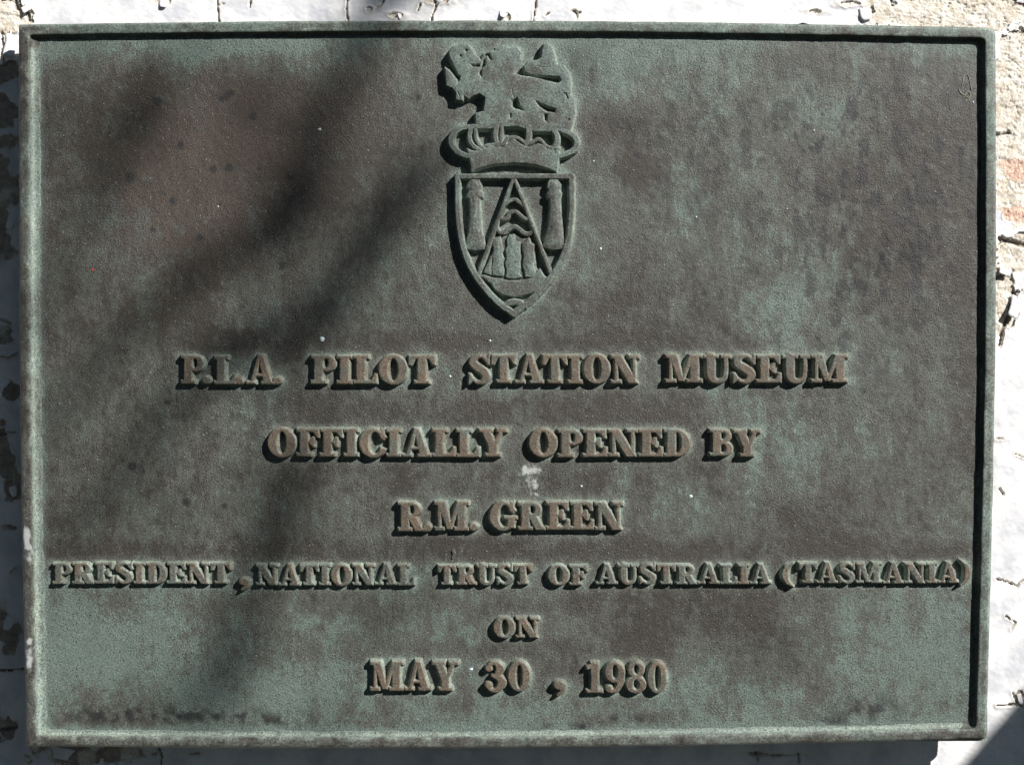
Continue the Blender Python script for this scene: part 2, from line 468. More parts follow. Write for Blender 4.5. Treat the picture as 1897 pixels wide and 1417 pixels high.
def lion_sdf(X, Y):
    d = poly(X, Y, lion_out)
    for c in lion_cut: d = sub(d, poly(X, Y, c))
    for ex, ey in ((370, 222), (423, 170), (683, 158)):
        p = Z1([(ex, ey)])[0]
        d = sub(d, ell(X, Y, p[0], p[1], 2.6, 2.6))
    return d
lion = relief("lion", lion_sdf, bounds_of(lion_out), HC, 4.0, M_CREST, plaque, step=0.8, seed=201, crown=0.6, green_bias=0.32, edge_gain=1.25,
    carve=[(Z1(p), w_, d_) for p, w_, d_ in (
        ([(900, 470), (850, 540), (870, 610)], 1.6, .7),
        ([(1090, 320), (1200, 330), (1240, 300)], 1.2, 1.0), ([(1375, 620), (1360, 580), (1340, 570)], 1.6, 3.0), ([(345, 565), (362, 600), (360, 635)], 1.1, 1.8),
        ([(1385, 815), (1387, 822)], 1.8, 3.0), ([(650, 180), (690, 150)], 1.2, 1.0))])
# ribbing of the mane and haunch as low swellings on the lion
def ridge(name, pts, h, parent, h0, draft=3.0, mat=None, seed=0, step=0.8):
    return relief(name, lambda X, Y: stroke(X, Y, pts, 5), bounds_of(pts), h + h0, draft, mat or M_CREST, parent, step=step, seed=seed, green_bias=.2, halo=False, edge_gain=.7)

crown_band = Z1([(430, 1085), (475, 1110), (560, 1112), (600, 1092), (650, 1055), (700, 1075), (770, 1082), (830, 1025), (860, 992), (900, 1020), (940, 1048), (985, 1072), (1040, 1070), (1095, 1040),
    (1130, 1052), (1180, 1092), (1240, 1112), (1290, 1098), (1300, 1130), (1292, 1200), (1272, 1315), (1190, 1275), (1100, 1248), (980, 1228), (870, 1222), (750, 1228), (650, 1242), (550, 1270), (472, 1306), (455, 1200)])
crown_str = [Z1(l) for l in (
    [(470, 1165, 20), (400, 1150, 22), (330, 1110, 24), (282, 1030, 24), (300, 950, 24), (380, 895, 22), (480, 885, 20), (590, 880, 18), (720, 852, 18), (880, 838, 18), (1050, 852, 18), (1200, 885, 20), (1330, 918, 20), (1430, 968, 24), (1462, 1035, 24), (1425, 1110, 24), (1300, 1160, 18)],
    [(470, 890, 17), (452, 980, 18), (485, 1060, 18), (560, 1110, 16)], [(512, 890, 13), (510, 980, 14), (545, 1050, 14), (600, 1100, 14)],
    [(712, 865, 22), (695, 950, 22), (705, 1020, 20), (720, 1060, 18)], [(755, 850, 14), (752, 950, 14), (742, 1050, 14)],
    [(990, 850, 26), (1012, 930, 26), (1000, 1010, 22), (985, 1050, 16)], [(1228, 900, 20), (1275, 970, 22), (1268, 1050, 22), (1225, 1095, 16)],
    [(600, 1065, 12), (690, 1050, 12), (760, 1050, 13), (840, 985, 14), (920, 1000, 14), (990, 1045, 12), (1060, 1020, 14), (1110, 1005, 14), (1180, 1070, 13), (1290, 1090, 12)])]
def crown_sdf(X, Y):
    d = poly(X, Y, crown_band)
    for s in crown_str: d = np.minimum(d, stroke(X, Y, s, 4) - .5)
    return d
crown = relief("crown", crown_sdf, bounds_of(crown_band, *crown_str), HC + 0.5, 3.0, M_CREST, plaque, step=0.8, seed=202, green_bias=0.22, edge_gain=1.2)

sh_l = Z2([(218, 122, 22), (218, 300, 22), (222, 450, 22), (240, 600, 23), (290, 800, 24), (385, 985, 24), (540, 1170, 24), (690, 1285, 24)])
sh_r = Z2([(1182, 122, 24), (1185, 300, 23), (1182, 450, 23), (1163, 620, 24), (1110, 800, 24), (1015, 970, 24), (870, 1140, 24), (690, 1285, 24)])
sh_t = Z2([(212, 122, 21), (450, 122, 20), (700, 122, 20), (950, 122, 20), (1185, 122, 22)])
sh_b = Z2([(610, 1225, 12), (650, 1195, 22), (700, 1185, 24), (750, 1195, 22), (790, 1225, 14)])
def shield_sdf(X, Y): return U(stroke(X, Y, sh_l, 4), stroke(X, Y, sh_r, 4), stroke(X, Y, sh_t, 2), stroke(X, Y, sh_b, 3))
shield = relief("shield_border", shield_sdf, bounds_of(sh_l, sh_r, sh_t), HC, 3.2, M_CREST, plaque, step=0.8, seed=203, green_bias=0.16, edge_gain=1.25)
v1 = Z2([(684, 150, 14), (390, 965, 17)]); v2 = Z2([(702, 150, 14), (1015, 965, 17)])
relief("chevron", lambda X, Y: U(stroke(X, Y, v1), stroke(X, Y, v2)), bounds_of(v1, v2), HC - 1, 2.8, M_CREST, shield, step=0.8, seed=204, green_bias=.1)
tw1 = Z2([(335, 140), (400, 150), (420, 200), (412, 238), (432, 258), (428, 300), (405, 312), (408, 420), (420, 560), (450, 700), (440, 738), (370, 752), (292, 736), (285, 700), (310, 600), (325, 450), (320, 312), (298, 292), (304, 264), (320, 240), (298, 215), (308, 180)])
tw2 = Z2([(1005, 140), (1062, 150), (1092, 190), (1085, 240), (1098, 262), (1090, 300), (1086, 320), (1094, 450), (1110, 600), (1118, 705), (1095, 738), (1015, 745), (945, 722), (950, 690), (985, 560), (1000, 430), (1000, 312), (975, 300), (974, 262), (995, 240), (975, 215), (982, 175)])
for k, tw in enumerate((tw1, tw2)):
    relief("lighthouse", lambda X, Y, tw=tw: poly(X, Y, tw), bounds_of(tw), HC - 2, 3.0, M_CREST, shield, step=0.8, seed=205 + k, crown=1.5, green_bias=0.3)
for k, wv in enumerate(([(612, 365, 14), (650, 335, 15), (700, 318, 16), (740, 340, 16), (785, 385, 12)],
                        [(600, 395, 10), (580, 440, 13), (590, 485, 14), (635, 475, 16), (665, 430, 16), (705, 420, 16), (745, 450, 17), (785, 482, 16), (825, 482, 12)],
                        [(545, 545, 12), (565, 590, 15), (610, 600, 17), (655, 570, 17), (700, 548, 17), (740, 570, 17), (780, 605, 17), (825, 608, 16), (855, 585, 12)])):
    p = Z2(wv)
    relief("wave", lambda X, Y, p=p: stroke(X, Y, p), bounds_of(p), HC - 2, 2.6, M_CREST, shield, step=0.8, seed=210 + k, green_bias=.05)
hull = Z2([(400, 968), (440, 955), (500, 978), (560, 988), (640, 1005), (760, 1005), (850, 985), (880, 930), (915, 905), (950, 960), (982, 985), (940, 1030), (900, 1085), (850, 1108), (760, 1132), (690, 1142), (600, 1125), (535, 1085), (502, 1030), (440, 985)])
ship = relief("ship", lambda X, Y: poly(X, Y, hull), bounds_of(hull), HC - 3, 3.0, M_CREST, shield, step=0.8, seed=215, green_bias=.25)
back = Z2([(520, 700), (600, 640), (700, 620), (830, 650), (870, 760), (880, 900), (940, 965), (860, 1000), (600, 1000), (515, 970)])
relief("rigging", lambda X, Y: poly(X, Y, back), bounds_of(back), HC - 8, 3.0, M_CREST, shield, step=0.9, seed=216, green_bias=.1, halo=False)
SAILS = [[(520, 650), (580, 632), (590, 690), (603, 740), (594, 780), (612, 820), (602, 860), (612, 920), (605, 965), (515, 962), (508, 900), (520, 850), (508, 800), (526, 750), (515, 700)],
         [(636, 655), (655, 618), (700, 615), (708, 672), (750, 680), (744, 740), (752, 800), (742, 850), (752, 900), (740, 940), (765, 975), (690, 992), (628, 978), (634, 920), (620, 860), (634, 800), (622, 750), (640, 710)],
         [(766, 690), (818, 640), (832, 680), (866, 700), (858, 760), (868, 820), (860, 880), (884, 940), (868, 975), (790, 975), (786, 930), (768, 870), (780, 800), (766, 740)],
         [(500, 800), (508, 805), (500, 958), (438, 938)]]
for k, s_ in enumerate(SAILS):
    p = Z2(s_)
    relief("sail", lambda X, Y, p=p: poly(X, Y, p) - 0.4, bounds_of(p), HC - 3, 2.2, M_CREST, shield, step=0.75, seed=220 + k, crown=1.0, green_bias=.22)

# ---- plate (recessed field) --------------------------------------------------
def outer_edge(side, s):
    """outer outline of the casting, slightly bowed"""
    if side == 'L': return 35 + 13 * np.clip((s - 650) / 735, 0, 1) ** 1.3 + 1.5 * np.clip((s - 45) / 600, 0, 1)
    if side == 'R': return 1844 - 17 * np.clip((s - 640) / 730, 0, 1) ** 1.25 + 1.0 * np.sin(np.clip((s - 50) / 650, 0, 1) * np.pi)
    if side == 'T': return 46 - 8.5 * np.sin(np.clip((s - 35) / 1809, 0, 1) * np.pi) + 6 * ((s - 35) / 1809) ** 2
    if side == 'B': return 1381 + 6 * np.sin(np.clip((s - 50) / 1776, 0, 1) * np.pi) - 13 * np.clip((s - 50) / 1776, 0, 1) ** 2
st_p = 3.0
xs = np.arange(50, 1832, st_p); ys = np.arange(55, 1374, st_p)
X, Y = np.meshgrid(xs, ys)
def G(cx, cy, sx, sy): return np.exp(-((X - cx) / sx) ** 2 - ((Y - cy) / sy) ** 2)
Yw = Y + 16 * fbm(X, Y, 90, 3, 131) + 6 * fbm(X, Y, 18, 2, 133)
def band(x0, x1, y0, y1, fx=60, fy=20): return sstep(x0 - fx, x0, X) * sstep(x1 + fx, x1, X) * sstep(y0 - fy, y0 + 6, Yw) * sstep(y1 + fy, y1 - 6, Yw)
gr = 0.36 + 0 * X
for a in ((250, 90, 260, 45, .45), (480, 90, 200, 40, .3), (1200, 110, 260, 80, .42), (1080, 190, 50, 60, .2), (1560, 180, 120, 70, .3), (1720, 90, 80, 35, .3),
          (1280, 380, 130, 110, .18), (1450, 520, 110, 110, .2), (1560, 620, 80, 90, .12), (1000, 560, 100, 80, .2), (240, 1200, 180, 110, .55), (110, 1250, 60, 120, .2),
          (650, 1180, 160, 130, .28), (560, 1290, 200, 60, .25), (950, 1330, 200, 40, .3), (1700, 1200, 150, 160, .42), (1400, 1320, 220, 60, .25), (1500, 860, 180, 90, .2),
          (1700, 700, 50, 170, .12), (1290, 950, 90, 60, .15), (320, 790, 90, 60, .12), (1220, 1280, 120, 60, .25), (820, 920, 60, 70, .1), (960, 900, 30, 40, .3)):
    gr = gr + 1.25 * a[4] * G(*a[:4])
for a in ((1690, 320, 90, 160, .5), (1600, 460, 60, 90, .2), (1180, 315, 45, 32, .55), (1250, 140, 70, 22, .25), (1160, 230, 60, 20, .25), (300, 260, 260, 190, .32), (520, 300, 200, 160, .25),
          (1120, 560, 60, 30, .25), (1500, 960, 150, 60, .25), (1350, 1140, 120, 60, .3), (1180, 1180, 60, 60, .2), (740, 860, 60, 60, .2),
          (1330, 330, 40, 60, .15), (1790, 600, 30, 300, .3), (150, 900, 60, 100, .15)):
    gr = gr - 1.35 * a[4] * G(*a[:4])
for b in ((400, 1250, 620, 650, .35), (560, 1300, 735, 780, .28), (900, 1200, 735, 775, .2), (420, 1200, 875, 905, .18), (100, 1780, 1005, 1035, .38), (380, 1150, 1110, 1135, .22), (650, 1250, 1190, 1212, .25)):
    gr = gr - .8 * b[4] * band(*b[:4]) * (1 + .8 * fbm(X, Y, 60, 3, 135))
gr = gr + 0.34 * fbm(X, Y, 120, 5, 5) + 0.36 * fbm(X, Y * 0.42, 34, 5, 9, .6) + 0.15 * fbm(X, Y, 14, 3, 19)
# green run off in the corner of the frame
innerT = outer_edge('T', X) + 30; innerB = outer_edge('B', X) - 22; innerL = outer_edge('L', Y) + 36; innerR = outer_edge('R', Y) - 30
gr = gr + 0.9 * sstep(26, 0, innerB - Y) + 0.5 * sstep(18, 0, X - innerL) + 0.25 * sstep(40, 0, Y - innerT)
ed = 0.55 * sstep(9, -2, innerB - Y) + 0.5 * sstep(8, -4, X - innerL)
stn = np.zeros_like(X)
nz = fbm(X, Y, 16, 4, 33)
stn = stn + .85 * sstep(.02, .26, fbm(X, Y * .6, 20, 5, 35, .65)) * (1.3 * G(1690, 330, 90, 120) + G(1640, 380, 190, 230) + .6 * G(1350, 260, 330, 170) + .5 * G(1500, 620, 260, 110) + .5 * G(450, 800, 300, 120) + .12)
gr = gr + .5 * sstep(.05, .35, fbm(X, Y * .38, 15, 4, 37)) * (G(1670, 350, 130, 150) + .6 * G(1480, 520, 200, 110) + .5 * G(1500, 830, 230, 110) + .4 * G(950, 870, 500, 300))
stn = stn + .35 * G(1078, 140, 26, 60) + .25 * G(1045, 120, 30, 30) + .2 * G(900, 600, 300, 40) * sstep(-.3, .3, nz)
for a in ((210, 1325, 110, 16, 1.0), (400, 1325, 150, 14, .9), (1165, 1332, 45, 10, 1.1), (1610, 1312, 60, 24, 1.0), (1540, 1335, 30, 8, .9), (1040, 1345, 60, 6, .7), (500, 1335, 60, 8, .8),
          (1700, 330, 80, 110, .45), (1670, 400, 40, 60, .5), (190, 310, 26, 24, .5), (1370, 1165, 30, 18, .3), (1180, 320, 24, 20, .4)):
    stn = stn + a[4] * G(*a[:4]) * sstep(-.25, .25, nz)
for cx_, cy_, r_ in ((422, 177, 8), (430, 172, 5), (411, 184, 5), (468, 216, 8), (292, 188, 8), (334, 270, 7), (395, 314, 7), (425, 311, 8), (537, 327, 8), (370, 440, 6), (523, 492, 8), (245, 864, 8),
                     (345, 930, 7), (320, 373, 7), (283, 425, 6), (1178, 288, 6), (775, 180, 6), (416, 937, 6), (240, 330, 10), (1388, 1140, 4), (1080, 1345, 5), (310, 745, 6)):
    stn = stn + 1.3 * np.exp(-(np.hypot(X - cx_ + 2 * nz, Y - cy_) / r_) ** 4)
wh = (0.75 * G(985, 885, 20, 24) + 0.9 * G(990, 908, 9, 16) + 0.45 * G(972, 872, 26, 10)) * (.9 + 1.5 * fbm(X, Y, 9, 3, 143))
wh = wh + 0.5 * G(1471, 797, 7, 5) + 0.4 * G(319, 1160, 8, 5) + 0.35 * G(160, 228, 12, 6)
hl = np.zeros_like(X)
for sdf, bnd, dr in RELIEFS:
    i0 = np.searchsorted(xs, bnd[0] - 16); i1 = np.searchsorted(xs, bnd[2] + 16)
    j0 = np.searchsorted(ys, bnd[1] - 16); j1 = np.searchsorted(ys, bnd[3] + 16)
    sx, sy = X[j0:j1, i0:i1], Y[j0:j1, i0:i1]
    if not sx.size: continue
    d = sdf(sx, sy) - dr
    hl[j0:j1, i0:i1] = np.maximum(hl[j0:j1, i0:i1], np.exp(-np.maximum(d, 0) / 4.5))
ed = np.clip(ed + 0.45 * hl * (0.6 + 0.6 * fbm(X, Y, 30, 3, 71)), 0, 1)
gr = gr + 0.25 * hl
Hp = 0.7 * fbm(X, Y, 60, 4, 51) + 0.45 * fbm(X, Y, 9, 3, 53) + 0.9 * sstep(0.3, .8, fbm(X, Y, 26, 3, 59)) * G(1660, 380, 130, 160)
V = to_world(X, Y, Hp)
plate = mesh_obj("plate", V, grid_faces(len(ys), len(xs)), M_PLATE, plaque, attrs={'green': gr, 'edge': ed, 'stain': np.clip(stn, 0, 1), 'white': wh, 'warm': np.clip((1.1 * G(390, 260, 170, 170) + .5 * G(560, 200, 120, 120) + .7 * G(300, 460, 150, 130) + .35 * G(1700, 500, 90, 260)) * (1 + fbm(X, Y, 70, 3, 141)), 0, 1)})

# ---- frame: a moulding swept round the outline, corners mitred -----------------------
prof = [(3, -17), (1.2, -15), (0.4, -8), (0, 4), (0.2, 9), (0.9, 11.6), (2.4, 12.8), (5, 13.2), (10, 13.3), (15, 13.2), (17.8, 12.8), (19.2, 11.8), (20.2, 10), (21.4, 7.6), (23.4, 4.9), (26.5, 2.7), (30.5, 1.3), (35, 0.5), (40, -0.3), (42, -2.0)]
prof = np.array(prof)
def corner_pts(o):
    """inset outline at offset o, as four lists of points"""
    rT, rB = 12.0, 5.0
    out = []
    n = 300; m = 420
    # sample each side; the corner fillets are made by moving points near corners
    def P(x, y): return (x, y)
    ctl = []
    xl0 = outer_edge('L', 46.0) + o; xr0 = outer_edge('R', 52.0) - o
    xl1 = outer_edge('L', 1383.0) + o; xr1 = outer_edge('R', 1370.0) - o
    def side(a, b, k, f):
        return [f(a + (b - a) * i / k) for i in range(k)]
    top = [(x, float(outer_edge('T', x)) + o) for x in np.linspace(xl0, xr0, m, endpoint=False)]
    yt0 = float(outer_edge('T', xl0)) + o; yt1 = float(outer_edge('T', xr0)) + o
    yb0 = float(outer_edge('B', xl1)) - o; yb1 = float(outer_edge('B', xr1)) - o
    right = [(float(outer_edge('R', y)) - o, y) for y in np.linspace(yt1, yb1, n, endpoint=False)]
    bot = [(x, float(outer_edge('B', x)) - o) for x in np.linspace(xr1, xl1, m, endpoint=False)]
    left = [(float(outer_edge('L', y)) + o, y) for y in np.linspace(yb0, yt0, n, endpoint=False)]
    pts = np.array(top + right + bot + left)
    # round the corners
    cs = [(xl0, yt0, 3, 1, 1), (xr0, yt1, max(13 - o * 0.3, 3), -1, 1), (xr1, yb1, 6, -1, -1), (xl1, yb0, 2.5, 1, -1)]
    for cx, cy, r, sx, sy in cs:
        ccx, ccy = cx + sx * r, cy + sy * r
        dx, dy = (pts[:, 0] - ccx) * -sx, (pts[:, 1] - ccy) * -sy
        msk = (dx > 0) & (dy > 0)
        L = np.hypot(dx, dy); k = np.where(msk & (L > r), r / np.maximum(L, 1e-6), 1)
        pts[:, 0] = np.where(msk, ccx - sx * dx * k, pts[:, 0]); pts[:, 1] = np.where(msk, ccy - sy * dy * k, pts[:, 1])
    return pts
rings = []
for o, h in prof: rings.append((corner_pts(o), o, h))
n_r = len(rings[0][0])
PX = np.array([r[0][:, 0] for r in rings]); PY = np.array([r[0][:, 1] for r in rings]); HH = np.array([np.full(n_r, r[2]) for r in rings]); OO = np.array([np.full(n_r, r[1]) for r in rings])
isBot = (np.arange(n_r) >= 720) & (np.arange(n_r) < 1140)
isTop = (np.arange(n_r) < 420); isRt = (np.arange(n_r) >= 420) & (np.arange(n_r) < 720)
PY = np.where(isBot[None, :] & (OO > 20), PY + (OO - 20) * 0.40, PY)
PY = np.where(isTop[None, :] & (OO > 20) & (OO < 41), PY - (OO - 20) * 0.55, PY)
PX = np.where(isRt[None, :] & (OO > 20) & (OO < 41), PX + (OO - 20) * 0.55, PX)
nzf = fbm(PX, PY, 22, 4, 301)
nick = sstep(0.42, 0.62, fbm(PX, PY, 14, 3, 311)) * ((OO < 3) | ((OO > 17) & (OO < 21)))
on = (HH > -1)
HH = HH + on * (0.6 * nzf) - 0.7 * nick * on
jit = 0.6 * fbm(PX, PY, 34, 3, 321) * (OO > 16) + 0.7 * fbm(PX, PY, 40, 4, 325) * (OO < 4)
cxp, cyp = 940.0, 710.0
dxn = np.where(np.abs(PX - cxp) / 905 > np.abs(PY - cyp) / 670, np.sign(cxp - PX), 0); dyn = np.where(dxn == 0, np.sign(cyp - PY), 0)
# flaked dent on the lower edge and the chipped lower right corner
dent = np.exp(-((PX - 815) / 62) ** 2 - ((PY - 1372) / 14) ** 2)
chip = np.exp(-((PX - 1822) / 16) ** 2 - ((PY - 1366) / 9) ** 2)
HH = HH - on * (1.8 * dent + 2.0 * chip) * (0.5 + sstep(-.2, .3, fbm(PX, PY, 9, 3, 331)))
gF = 0.44 + 0.6 * fbm(PX, PY, 60, 4, 341) + .18 * fbm(PX, PY, 16, 3, 343)
isL = np.exp(-((PX - 45) / 14) ** 2); isB = np.exp(-((PY - 1373) / 12) ** 2); isT = np.exp(-((PY - 48) / 14) ** 2); isR = np.exp(-((PX - 1834) / 14) ** 2)
gF = gF + .12 * isL - 0.25 * isL * sstep(1250, 900, PY) + 0.35 * isT + 0.30 * isR - 0.15 * isB
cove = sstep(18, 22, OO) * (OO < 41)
gF = gF + 0.45 * cove * (1 - 1.0 * np.clip((PY < 90) + (PX > 1780), 0, 1))  # green kept off top and right coves: frame's shade deepened in the colour
eF = (0.25 + 0.45 * sstep(37, 24, OO)) * cove * (1 - .8 * np.clip((PY < 90) + (PX > 1780), 0, 1)) * (0.75 + 0.35 * fbm(PX, PY, 40, 3, 351)) + 0.30 * ((OO > 13) & (OO < 21)) * sstep(-.1, .3, nzf) + 0.30 * (OO < 2.5) * (HH > 5) * (isT + isR)  # pale edge cut on the same coves, darkening their shade by colour
eF = eF + 0.22 * (OO < 20) * on * sstep(-0.2, .4, fbm(PX, PY, 24, 3, 355)) * (isR + isT + isB)
wF = 0.85 * np.exp(-((PX - 54) / 8) ** 2 - ((PY - 1015) / 38) ** 2) + 0.8 * np.exp(-((PX - 49) / 6) ** 2 - ((PY - 985) / 30) ** 2)
wF = wF + 0.9 * np.exp(-((PX - 58) / 8) ** 2 - ((PY - 1190) / 40) ** 2) + 0.8 * np.exp(-((PX - 52) / 7) ** 2 - ((PY - 1215) / 30) ** 2)
wF = wF + 0.5 * np.exp(-((PX - 830) / 40) ** 2 - ((PY - 1372) / 9) ** 2) + 0.45 * np.exp(-((PX - 452) / 9) ** 2 - ((PY - 1376) / 7) ** 2) + .35 * np.exp(-((PX - 42) / 9) ** 2 - ((PY - 350) / 50) ** 2)
wF = wF * on * (.75 + 1.3 * fbm(PX, PY, 11, 3, 371))
PXw, PYw = PX + jit * np.abs(dxn), PY + jit * np.abs(dyn)
kk = (CAMD - np.clip(HH, -5, 20)) / CAMD
Vf = np.stack([(PXw - CX) * kk * S, -HH * S, (CY - PYw) * kk * S + Z0], -1)
idx = np.arange(len(prof) * n_r).reshape(len(prof), n_r)
idn = np.roll(idx, -1, axis=1)
qf = np.stack([idx[:-1], idn[:-1], idn[1:], idx[1:]], -1).reshape(-1, 4)
stF = np.clip(0.5 * sstep(.2, .6, fbm(PX, PY, 30, 3, 361)) * isL + 0.3 * sstep(.2, .6, fbm(PX, PY, 50, 3, 363)), 0, 1) * (1 - cove)
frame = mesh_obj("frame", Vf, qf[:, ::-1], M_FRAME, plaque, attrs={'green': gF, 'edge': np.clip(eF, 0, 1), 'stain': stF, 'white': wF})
# back plate closing the casting
bk = to_world(np.array([48., 1832., 1816., 60.]), np.array([58., 60., 1360., 1372.]), np.full(4, -14.0), 0)
mesh_obj("back", bk, [[0, 1, 2, 3]], M_FRAME, plaque, smooth=False, attrs={'green': [.4] * 4, 'edge': [0.] * 4, 'stain': [0.] * 4, 'white': [0.] * 4})

# inset block that holds the casting off the wall
def box_mesh(x0, y0, x1, y1, h0, h1):
    v = [(x, y, h) for h in (h0, h1) for x, y in ((x0, y0), (x1, y0), (x1, y1), (x0, y1))]
    v = np.array(v, float)
    return to_world(v[:, 0], v[:, 1], v[:, 2], 0), [[0, 1, 2, 3], [7, 6, 5, 4], [0, 4, 5, 1], [1, 5, 6, 2], [2, 6, 7, 3], [3, 7, 4, 0]]
bvv, bqq = box_mesh(330, 300, 1560, 1120, -80, -14.5)
mesh_obj("mounting_block", bvv, bqq, M_FRAME, plaque, smooth=False, attrs={k_: [0.] * 8 for k_ in ('green', 'edge', 'stain', 'white')})
# ---- paint flecks, casting marks -------------------------------------------
def fleck_mat(name, col):
    m, t, b = mat_new(name)
    n = noise(t, geo_pos(t), 900, 3)
    t.links.new(mixc(t, n, tuple(c * .6 for c in col), tuple(min(c * 1.3, .9) for c in col)), b.inputs['Base Color'])
    b.inputs['Roughness'].default_value = 0.7
    return m
M_FW = fleck_mat("dried_white_paint", (0.50, 0.60, 0.64)); M_FR = fleck_mat("dried_red_paint", (0.4, .04, .025)); M_FT = fleck_mat("dried_cream_paint", (0.24, .22, .15))
def blob(name, px, py, rx, ry, h, mat, seed, h0=0.0):
    rg = random.Random(seed); n = 14
    vs = [(px, py, h0 + h)]; f = []
    for ring, (k, hh) in enumerate(((.6, h * .8), (1, -.8))):
        for i in range(n):
            a = 2 * math.pi * i / n; r = k * (1 + rg.uniform(-.25, .25))
            vs.append((px + rx * r * math.cos(a), py + ry * r * math.sin(a), h0 + hh))
    tr = [[0, 1 + (i + 1) % n, 1 + i] for i in range(n)]
    q = [[1 + i, 1 + (i + 1) % n, 1 + n + (i + 1) % n, 1 + n + i] for i in range(n)]
    v = np.array(vs)
    return mesh_obj(name, to_world(v[:, 0], v[:, 1], v[:, 2], h0), np.array(q)[:, ::-1], mat, plaque, tris=np.array(tr)[:, ::-1])
for i, (a, b_, rx, ry) in enumerate(((597, 628, 4.6, 5), (908, 631, 2.6, 2.6), (834, 697, 2.6, 3), (1113, 461, 2.2, 3.4), (1290, 402, 2, 2.2), (1280, 919, 4, 3.6), (873, 1239, 4, 3.2),
                                     (1100, 299, 2, 2), (1458, 387, 1.6, 1.6), (1508, 242, 1.8, 1.8), (404, 383, 1.6, 1.6), (1077, 900, 3, 2.4), (592, 240, 4, 3), (1803, 190, 1.8, 2))):
    blob("paint_fleck", a, b_, rx, ry, 1.0, M_FW, i)
blob("paint_fleck", 171, 500, 3.2, 3, 1.0, M_FR, 50)
# comma-shaped casting flaw above the T of TRUST
relief("casting_flaw", lambda X, Y: stroke(X, Y, [(840, 1021, 2.4), (841, 1026, 2.0), (838, 1034, .8)], 3), (834, 1016, 846, 1038), 3.5, 2.0, M_PLATE, plaque, step=.8, seed=400, edge_gain=.2, halo=False)
# thin dried paint outlines on the field and the border
def line_part(name, pts, r, h, h0, mat, seed):
    return relief(name, lambda X, Y: stroke(X, Y, [(p[0], p[1], r) for p in pts], 2) , bounds_of(pts), h + h0, 0.9, mat, plaque, step=0.7, seed=seed, halo=False, h0=0)
line_part("paint_trace", [(1783, 160), (1785, 145), (1790, 138), (1795, 142), (1797, 152), (1800, 166)], .35, 1.2, .3, M_FT, 410)
line_part("paint_trace", [(1777, 166), (1780, 172), (1788, 177), (1793, 170), (1798, 175), (1795, 181), (1790, 180)], .35, 1.2, .3, M_FT, 411)
line_part("paint_trace", [(1480, 52), (1478, 47), (1484, 43), (1494, 43), (1500, 48), (1498, 55), (1488, 59), (1481, 56)], .35, .9, 13.3, M_FT, 412)
line_part("paint_trace", [(1605, 51), (1620, 52), (1632, 50), (1642, 47)], .3, .9, 13.3, M_FT, 413)
line_part("paint_trace", [(1668, 48), (1668, 60)], .3, .9, 13.3, M_FT, 414)

# ---------------------------------------------------------------- wall
def strip_axis(lo, hi, fine, step_f, step_c, step_o):
    v = [lo]
    while v[-1] < hi:
        x = v[-1]
        s = step_o
        for a, b, s_ in fine:
            if a <= x < b: s = s_
        v.append(x + s)
    return np.array(v)
wx = strip_axis(-520, 2420, [(-520, -60, 6), (-60, 70, 1.7), (70, 1740, 2.0), (1740, 1940, 1.7), (1940, 2420, 6)], 0, 0, 6)
wy = strip_axis(-420, 1840, [(-420, -40, 6), (-40, 130, 1.7), (130, 1330, 2.6), (1330, 1460, 1.8), (1460, 1840, 6)], 0, 0, 6)
X, Y = np.meshgrid(wx, wy)
def dist_poly(pts, r=0.0, wob=0, seed=0):
    d = None
    for a, b in zip(pts[:-1], pts[1:]):
        s = seg(X, Y, a, b, r, r)
        d = s if d is None else np.minimum(d, s)
    return d
wn = fbm(X, Y, 26, 4, 601); wn2 = fbm(X, Y, 9, 3, 605)
# paint: signed distance inside the painted area
m = np.full(X.shape, 40.0)
EXP = [(15, 30, 42, 34), (1760, 20, 150, 38), (1905, 235, 88, 190), (1850, 560, 34, 62), (1905, 465, 60, 36), (12, 135, 26, 22), (6, 205, 22, 28), (20, 262, 18, 10), (4, 330, 20, 60), (24, 352, 16, 22), (4, 440, 14, 60),
       (18, 470, 20, 14), (6, 620, 16, 18), (22, 726, 12, 16), (6, 845, 18, 46), (26, 908, 16, 32), (14, 978, 13, 5), (6, 1150, 12, 30), (20, 1190, 16, 40), (8, 1345, 22, 24), (150, 1396, 78, 20), (220, 1392, 50, 12), (362, 1395, 10, 3),
       (1888, 1296, 7, 14), (940, 30, 9, 8), (805, -2, 26, 9), (300, 2, 14, 8), (683, 19, 5, 4), (1510, 22, 12, 3), (1400, 1395, 18, 3), (735, 30, 10, 4), (1062, 22, 6, 3), (1570, 8, 20, 6), (1850, 812, 7, 2), (1460, 1398, 30, 2)]
rg = random.Random(4)
for _ in range(46):
    a = rg.uniform(-520, 2420); b = rg.uniform(-420, 1840)
    if -40 < a < 1940 and -30 < b < 1450: continue
    EXP.append((a, b, rg.uniform(15, 90), rg.uniform(10, 60)))
for cx_, cy_, rx, ry in EXP:
    k = np.sqrt(((X - cx_) / rx) ** 2 + ((Y - cy_) / ry) ** 2)
    d = (k - 1) * min(rx, ry)
    amp = min(14, min(rx, ry) * .8)
    m = np.minimum(m, d + amp * wn + .45 * amp * wn2)
